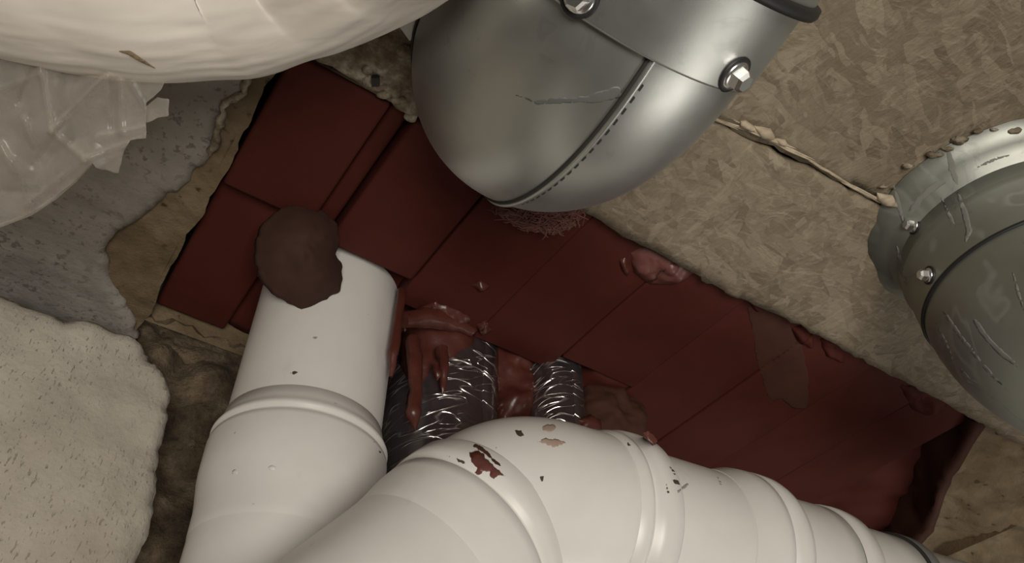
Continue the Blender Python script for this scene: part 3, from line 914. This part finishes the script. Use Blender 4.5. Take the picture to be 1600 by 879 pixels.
mk('coated_lip', *slab(lt, fsl, rml, lt, [p + D * .012 for p in lt]), MAT['dry'], barrier)

# painted tuft of mineral wool under the big duct
tuft = thing('mineral_wool_tuft', W(.27, .33, H), 'pinkish painted mineral wool tuft poking out under the large duct', 'insulation')
tu = [(772, 312), (776, 330), (795, 346), (818, 358), (845, 364), (872, 362), (896, 352), (908, 338), (900, 325), (850, 318), (800, 305)]
base = patch('wool_core', tu, lambda u, v: (on_plane(u, v, ZV, H - .004), -ZV), .008, MAT['wool'], tuft, seed=30, rough=1.2, back=.004)
vf = []
tp = np.array(tu)
for k in range(330):
    while True:
        uv = np.array([random.uniform(770, 910), random.uniform(310, 366)])
        if inside(uv[None], tp)[0]: break
    c = on_plane(uv[0], uv[1], ZV, H - .010 - random.random() * .005)
    a = random.gauss(.1, .7); L = random.uniform(.005, .015)
    dv = np.array([math.cos(a), math.sin(a), random.gauss(0, .25)])
    bend = np.array([random.gauss(0, 1), random.gauss(0, 1), random.gauss(0, .6)]) * L * .15
    vf.append(sweep([c - dv * L / 2, c + bend, c + dv * L / 2], [.0003, .0006, .0003], 4))
mk('wool_fibres', *join(*vf), MAT['wool'], tuft, kind='stuff')


# ------------------------------------------------------------------ ducts
rim_pts = [on_plane(u, v, ZV, H - .009) for u, v in ((1382, 300), (1384, 288), (1417, 261), (1461, 246), (1500, 222), (1529, 207), (1591, 205), (1390, 360))]
rc_ = np.array([.3662, .4165, H - .009])
for _ in range(200):                           # centre of a .0925 m circle through the rim seen on the board
    rc_ = rc_ + sum((p - rc_) * (1 - .0925 / np.linalg.norm(p - rc_)) for p in rim_pts) / len(rim_pts)
RIM_OFF = (rc_ - np.array([.3662, .4165, H - .009])) * np.array([1, 1, 0])
def duct(name, c, r, Rb, az, Th, r1, mat, label, ceil_flange, collar_len, seam=True):
    t_ = thing('ventilation_duct', c, label, 'duct')
    w = -ZV
    a = np.array([math.cos(az), math.sin(az), 0.0]); b = np.cross(ZV, a)
    n, k = 96, 40
    V = []
    info = []
    for th in np.linspace(0, Th, k):
        C = c + Rb * (1 - math.cos(th)) * a + Rb * math.sin(th) * w
        o = -math.cos(th) * a + math.sin(th) * w
        info.append((C, o, math.sin(th) * a + math.cos(th) * w))
        for j in range(n):
            f = 2 * math.pi * j / n
            V.append(C + r * (math.cos(f) * o + math.sin(f) * b))
    V = [c + w * -.012 + (p - c) for p in V[:n]] + V
    k += 1
    fs = [(i * n + j, i * n + (j + 1) % n, (i + 1) * n + (j + 1) % n, (i + 1) * n + j) for i in range(k - 1) for j in range(n)]
    el = mk('elbow', V, fs, mat, t_)
    # upright collar at the ceiling
    L = ceil_flange
    zc = H - .009 - c[2]
    prof = [(0, r * 1.022), (zc * .55, r * 1.022), (zc * .60, r * 1.045), (zc * .66, r * 1.022)] if zc > .03 else [(0, r * 1.022)]
    prof += [(zc * .86, r * 1.03)] if L else [(zc + .001, r * 1.03)]
    inner = [(s, q - .0012) for s, q in reversed(prof)]
    mk('upright_collar', *lathe(np.array(c), ZV, prof + inner, 96, (False, False)), mat, t_)
    if L:                                       # flared rim hammered out against the board, a little off centre
        rows = [(zc * .80, r * 1.028, 0), (zc * .88, r * 1.045, .25), (zc * .95, r * .45 + L * .5, .65), (zc + .001, L, 1)]
        vs = []
        for z_, q_, k_ in rows + [(z_ + .0012, q_ - .0006, k_) for z_, q_, k_ in reversed(rows)]:
            for j in range(96):
                f = 2 * math.pi * j / 96
                qq_ = q_ + k_ * .0018 * noise.noise(Vector((math.cos(f) * 5, math.sin(f) * 5, 3)))
                vs.append(np.array(c) + RIM_OFF * k_ + ZV * z_ + qq_ * np.array([math.cos(f), math.sin(f), 0]))
        mk('flared_rim', vs, [(i * 96 + j, i * 96 + (j + 1) % 96, (i + 1) * 96 + (j + 1) % 96, (i + 1) * 96 + j) for i in range(7) for j in range(96)], mat, t_)
    mk('gasket', *lathe(np.array(c), ZV, [(-.0014, r * 1.003), (-.002, r * 1.014), (0.0005, r * 1.0235), (.001, r * 1.003)], 96, (False, False)), MAT['rubber'], t_)
    C, o, t = info[-1]
    rc = r * r1
    return t_, el, C, o, t, b, rc, info


AZ1 = -1.0755
dc1 = np.array([.011, .2664, .4396])
d1, el1, CE, oE, tE, bE, rc, info = duct('a', dc1, .0698, .0722, AZ1, 1.7505, 1.0529, MAT['galv'], 'large galvanised duct elbow with bolted collar at the top of the view', False, .05)
col1 = mk('collar', *lathe(CE, tE, [(0, rc - .0014), (0, rc - .0002), (.001, rc), (.05, rc), (.10, rc), (.10, rc - .0014)], 96, (False, False)), MAT['galv'], d1)
mk('gasket', *lathe(CE, tE, [(.0385, rc - .0005), (.0385, rc + .0050), (.0405, rc + .0060), (.0435, rc + .0056), (.0445, rc - .0005)], 96, (False, False)), MAT['rubber'], d1, label='black rubber ring round the collar')
mk('outer_pipe', *lathe(CE, tE, [(.044, rc + .0022), (.20, rc + .0022), (.20, rc - .001)], 96, (False, False)), MAT['galv'], d1)
# pressed seam along the back of the elbow, with stitches
sp = [C + (.0698 + .0004) * o for C, o, t in info[2:]]
mk('seam', *sweep(sp, [.0017] * len(sp), 10), MAT['galv'], d1)
mk('seam_gap', *sweep([p - bE * .0021 + 0 for p in sp], [.0009] * len(sp), 8), MAT['dark'], d1)
vf = []
for i in range(10, 38):
    C, o, t = info[i]
    p = C + .0700 * o + bE * .0024
    vf.append(box(p, (t, bE, o), (.0015, .00045, .0004)))
mk('stitches', *join(*vf), MAT['dark'], d1, smooth=False, kind='stuff')


def screw(parent, p, nrm, r=.0068, tilt=None):
    a, b, c = perp(nrm)
    head = mk('screw', *join(lathe(p, a, [(0, r * .5), (0, r * .98), (.001, r), (.0018, r * .9), (.0022, r * .70)], 24), ), MAT['zinc'], parent)
    vs = []
    for s, q in ((.0018, r * .78), (.0060, r * .76), (.0075, r * .55)):
        for j in range(6):
            f = j * math.pi / 3
            vs.append(p + a * s + q * (math.cos(f) * b + math.sin(f) * c))
    fs = [(i * 6 + j, i * 6 + (j + 1) % 6, (i + 1) * 6 + (j + 1) % 6, (i + 1) * 6 + j) for i in range(2) for j in range(6)] + [tuple(range(6)), tuple(range(12, 18))]
    # head is a sub-part, turned with the screw
    h = mk('screw_head', np.array(vs), fs, MAT['zinc'], head, smooth=False)
    wv, wf = lathe(p, a, [(-.001, r * 1.22), (.0006, r * 1.25), (.001, r * 1.1)], 24)
    mk('washer', wv, wf, MAT['rubber'], head)
    return head


def px_of(p):
    x, y, z = p @ R_, p @ U_, p @ F_
    return np.array([800 + FOC * x / z, 439.5 - FOC * y / z])


def on_collar(C, t, o, b, r, along, uv):
    best = None
    for f in np.linspace(-math.pi, math.pi, 721):
        n_ = math.cos(f) * o + math.sin(f) * b; p = C + along * t + r * n_
        if n_ @ p > 0: continue
        d = np.linalg.norm(px_of(p) - uv)
        if best is None or d < best[0]: best = (d, p, n_)
    return best[1], best[2]


for uv, al in (((908, -6), .007), ((1146, 122), .008)):
    p, n_ = on_collar(CE, tE, oE, bE, rc, al, np.array(uv)); screw(d1, p, n_)

patch('water_stain', [(798, 146), (815, 150), (836, 157), (860, 153), (890, 152), (920, 149), (935, 143), (960, 135), (975, 138), (970, 146), (976, 152), (955, 156), (930, 161), (900, 160), (870, 162), (840, 164), (820, 154)], [el1], .00012, MAT['stain'], d1, step=2.5, back=.0002, jag=1.2, seg=5)
tb = [on_plane(u, v, ZV, H - .013) for u, v in ((610, 22), (640, 64), (668, 40), (668, -10), (630, -10))]
mk('metal_tab', *slab(tb, [(0, 1, 2, 3, 4)], [(i, (i + 1) % 5) for i in range(5)], tb, [p + ZV * .0015 for p in tb]), MAT['galv'], d1, smooth=False)
dc2 = np.array([.3662, .4165, .3903])
d2, el2, CE2, oE2, tE2, bE2, rc2, info2 = duct('b', dc2, .079, .0700, -1.0043, 1.5958, 1.05, MAT['galv2'], 'plaster streaked galvanised duct elbow at the right edge by the board', .0925, .05)
mk('collar', *lathe(CE2, tE2, [(0, rc2 - .0014), (0, rc2), (.12, rc2), (.12, rc2 - .0014)], 96, (False, False)), MAT['galv2'], d2)
for uv, al in (((1428, 352), .036), ((1452, 430), .014)):
    best = None
    for f in np.linspace(-math.pi, math.pi, 721):
        n_ = np.array([math.cos(f), math.sin(f), 0])
        for al in np.arange(.006, .06, .003):
            p = dc2 + .079 * 1.022 * n_ + ZV * al
            if n_ @ p > 0: continue
            dd = np.linalg.norm(px_of(p) - np.array(uv))
            if best is None or dd < best[0]: best = (dd, p, n_)
    screw(d2, best[1], best[2], .0052)
for k, (u, v, r) in enumerate(((1382, 292, .002), (1418, 260, .002), (1463, 242, .0032), (1500, 220, .0034), (1528, 206, .0022), (1588, 203, .0026), (1480, 233, .002), (1556, 203, .0015))):
    c = on_plane(u, v, ZV, H - .010)
    vs, f_ = lathe(c, ZV, [(-.6 * r, .15 * r), (-.5 * r, .6 * r), (-.2 * r, .95 * r), (.2 * r, r), (.8 * r, .9 * r)], 14)
    mk('mortar_lump', [c + (p - c) * np.array([1.6, .8, .7]) * (1 + .9 * fbm(p, 260, 2)) for p in vs], f_, MAT['mortar'], ceiling)

up2 = [o for o in d2.children if o.name.split('.')[0] in ('upright_collar', 'flared_rim', 'elbow')]
TD2 = bvh_of(up2)


def ribbon(line, w):                           # outline of a brushed streak
    p = [np.array(q, float) for q in line]; L, R = [], []
    for i, q in enumerate(p):
        t = p[min(i + 1, len(p) - 1)] - p[max(i - 1, 0)]; t /= np.linalg.norm(t); nn_ = np.array([-t[1], t[0]])
        k = w * (.35 if i in (0, len(p) - 1) else 1)
        L.append(q + nn_ * k); R.append(q - nn_ * k)
    return L + R[::-1]


for k, (ln, w) in enumerate((([(1468, 472), (1482, 498), (1500, 525), (1520, 550), (1548, 584), (1578, 612)], 3), ([(1518, 492), (1530, 512), (1548, 535), (1570, 556), (1590, 572)], 4.5), ([(1464, 505), (1474, 530), (1488, 560)], 4),
                             ([(1500, 575), (1512, 592), (1530, 602)], 4), ([(1582, 425), (1592, 460), (1602, 490)], 3), ([(1496, 300), (1508, 335), (1514, 360), (1508, 378)], 5), ([(1470, 308), (1484, 338), (1500, 372)], 3),
                             ([(1412, 345), (1436, 312), (1462, 290), (1490, 274)], 6), ([(1482, 236), (1488, 262), (1496, 290)], 7), ([(1396, 290), (1404, 320), (1412, 350)], 4), ([(1400, 380), (1408, 420), (1420, 455)], 4), ([(1525, 262), (1560, 246), (1598, 241)], 3))):
    patch('plaster_smear', ribbon(ln, w), TD2, .0003, MAT['haze'], d2, step=2.4, back=.0003, jag=.8, seg=5, seed=60 + k, fall=lambda u, v: on_plane(u, v, ZV, H - .012))

# ------------------------------------------------------------------ wrapped duct and film, upper left
bag = None
ctr = [(-260, -40, .44), (-120, -60, .425), (0, -62, .41), (130, -42, .40), (250, -30, .395), (370, -42, .395), (480, -76, .382), (590, -125, .355), (662, -172, .325)]
ctr = [ray(u, v) * t for u, v, t in ctr]
rads = [.044, .045, .046, .0475, .0485, .0485, .0465, .043, .039]
pts, rr = [], []
for i in range(len(ctr) - 1):
    for t in np.linspace(0, 1, 12, endpoint=False):
        u = t * t * (3 - 2 * t) * .3 + t * .7
        pts.append(ctr[i] * (1 - u) + ctr[i + 1] * u); rr.append(rads[i] * (1 - u) + rads[i + 1] * u)
pts = np.array(pts)
for _ in range(6): pts[1:-1] = (pts[:-2] + pts[1:-1] * 2 + pts[2:]) / 4


def bagwob(p, i, a, r):
    q = Vector((math.cos(a) * 1.2, math.sin(a) * 1.2, i * .06))
    f = noise.fractal(Vector((math.cos(a) * 5, math.sin(a) * 5, i * .05)), 1, 2, 4)
    g = noise.noise(Vector((math.cos(a) * 9 + i * .05, math.sin(a) * 9, i * .11)))
    return r * (1 + .05 * noise.noise(q * 1.2) + .022 * f + .008 * abs(g))


bag = thing('wrapped_duct', pts[40], 'puffy white insulated duct wrapped in plastic film at the upper left', 'duct')
body = mk('insulation_jacket', *sweep(pts, rr, 160, wob=bagwob), MAT['bag'], bag)
TBAG = bvh_of([body])
# a fold and a few tucks in the wrapping
def crease(line, r, seed, m='bag'):
    q = []
    for i in range(len(line) - 1):
        for t in np.linspace(0, 1, 8, endpoint=False):
            u, v = np.array(line[i]) * (1 - t) + np.array(line[i + 1]) * t
            loc, nrm, _, _ = TBAG.ray_cast(Vector((0, 0, 0)), Vector(ray(u, v)).normalized())
            if loc is not None: q.append(np.array(loc) + np.array(nrm) * 0)
    if len(q) > 4:
        k = len(q)
        mk('film_fold', *sweep(q, [r * (.15 + math.sin(math.pi * i / (k - 1)) * (1 + .3 * noise.noise(Vector((i * .3, seed, 0))))) for i in range(k)], 10), MAT[m], bag)


crease([(186, 80), (203, 82), (222, 94), (245, 108)], .0011, 1, 'tan')


def poly_film(name, outline, tf, step, amp, seed, label=None, parent=None):
    pl = np.array(rough_line(outline, 1.2, 9, seed=seed))
    P, fs, dist, rim = grid_poly(pl, step)
    CR = [((60, 88), (80, 205), 1), ((80, 205), (168, 118), 1), ((168, 118), (140, 160), .7), ((80, 205), (132, 250), 1), ((132, 250), (228, 214), 1), ((38, 186), (52, 226), 1.2), ((0, 225), (22, 268), 1),
          ((132, 250), (40, 322), 1), ((186, 122), (190, 205), .8), ((172, 128), (176, 205), -.7), ((0, 140), (60, 115), .6), ((155, 214), (228, 200), .8), ((60, 88), (30, 160), -.8), ((20, 250), (45, 320), .8),
          ((150, 262), (185, 240), .6), ((100, 190), (60, 250), -.8), ((205, 130), (228, 170), .7), ((0, 300), (60, 300), -.6)]
    top = []
    for (u, v) in P:
        k = 0
        for (a0, a1, w_) in CR:
            ax, ay = a0; bx, by = a1[0] - ax, a1[1] - ay
            t = min(1, max(0, ((u - ax) * bx + (v - ay) * by) / (bx * bx + by * by)))
            d = math.hypot(u - ax - bx * t, v - ay - by * t)
            k -= w_ * (max(0, 1 - d / 34) + .6 * max(0, 1 - d / 7))
        dd = amp * k + amp * .8 * fbm((u / 100, v / 100, seed), 1.2, 3)
        top.append(ray(u, v) * (tf(u, v) + dd))
    bot = [p + ray(*uv) * .0006 for p, uv in zip(top, P)]
    return mk(name, *slab(P, fs, rim, top, bot), MAT['film'], parent)


def film_t(u, v):
    return .40 + .00022 * (v - 90) - .00006 * (u - 120)


film = poly_film('plastic_sheet', [(-80, 40), (0, 50), (30, 70), (70, 84), (140, 98), (210, 112), (262, 122), (252, 140), (240, 152), (229, 160), (228, 188), (228, 216), (203, 219), (194, 234), (185, 271), (150, 262), (144, 254), (118, 282), (84, 310), (48, 334), (0, 352), (-80, 365)], film_t, 3.2, .0042, 4)
tag(film, 'torn translucent plastic sheet hanging from the wrapped duct at the left', 'plastic sheet')
tailp = poly_film('film_tail', [(226, 168), (246, 152), (264, 154), (264, 181), (246, 184), (228, 192)], lambda u, v: film_t(u, v) + .006, 4, .0015, 9, parent=film)
mk('film_hem', *sweep([ray(u, v) * (film_t(u, v) - .001) for u, v in ((-80, 365), (0, 352), (48, 334), (84, 310), (118, 282), (144, 254))], [.0007, .0012, .001, .0011, .0008, .0006], 8), MAT['film'], film)

for o in COL.objects:
    if '_org' in o: del o['_org']
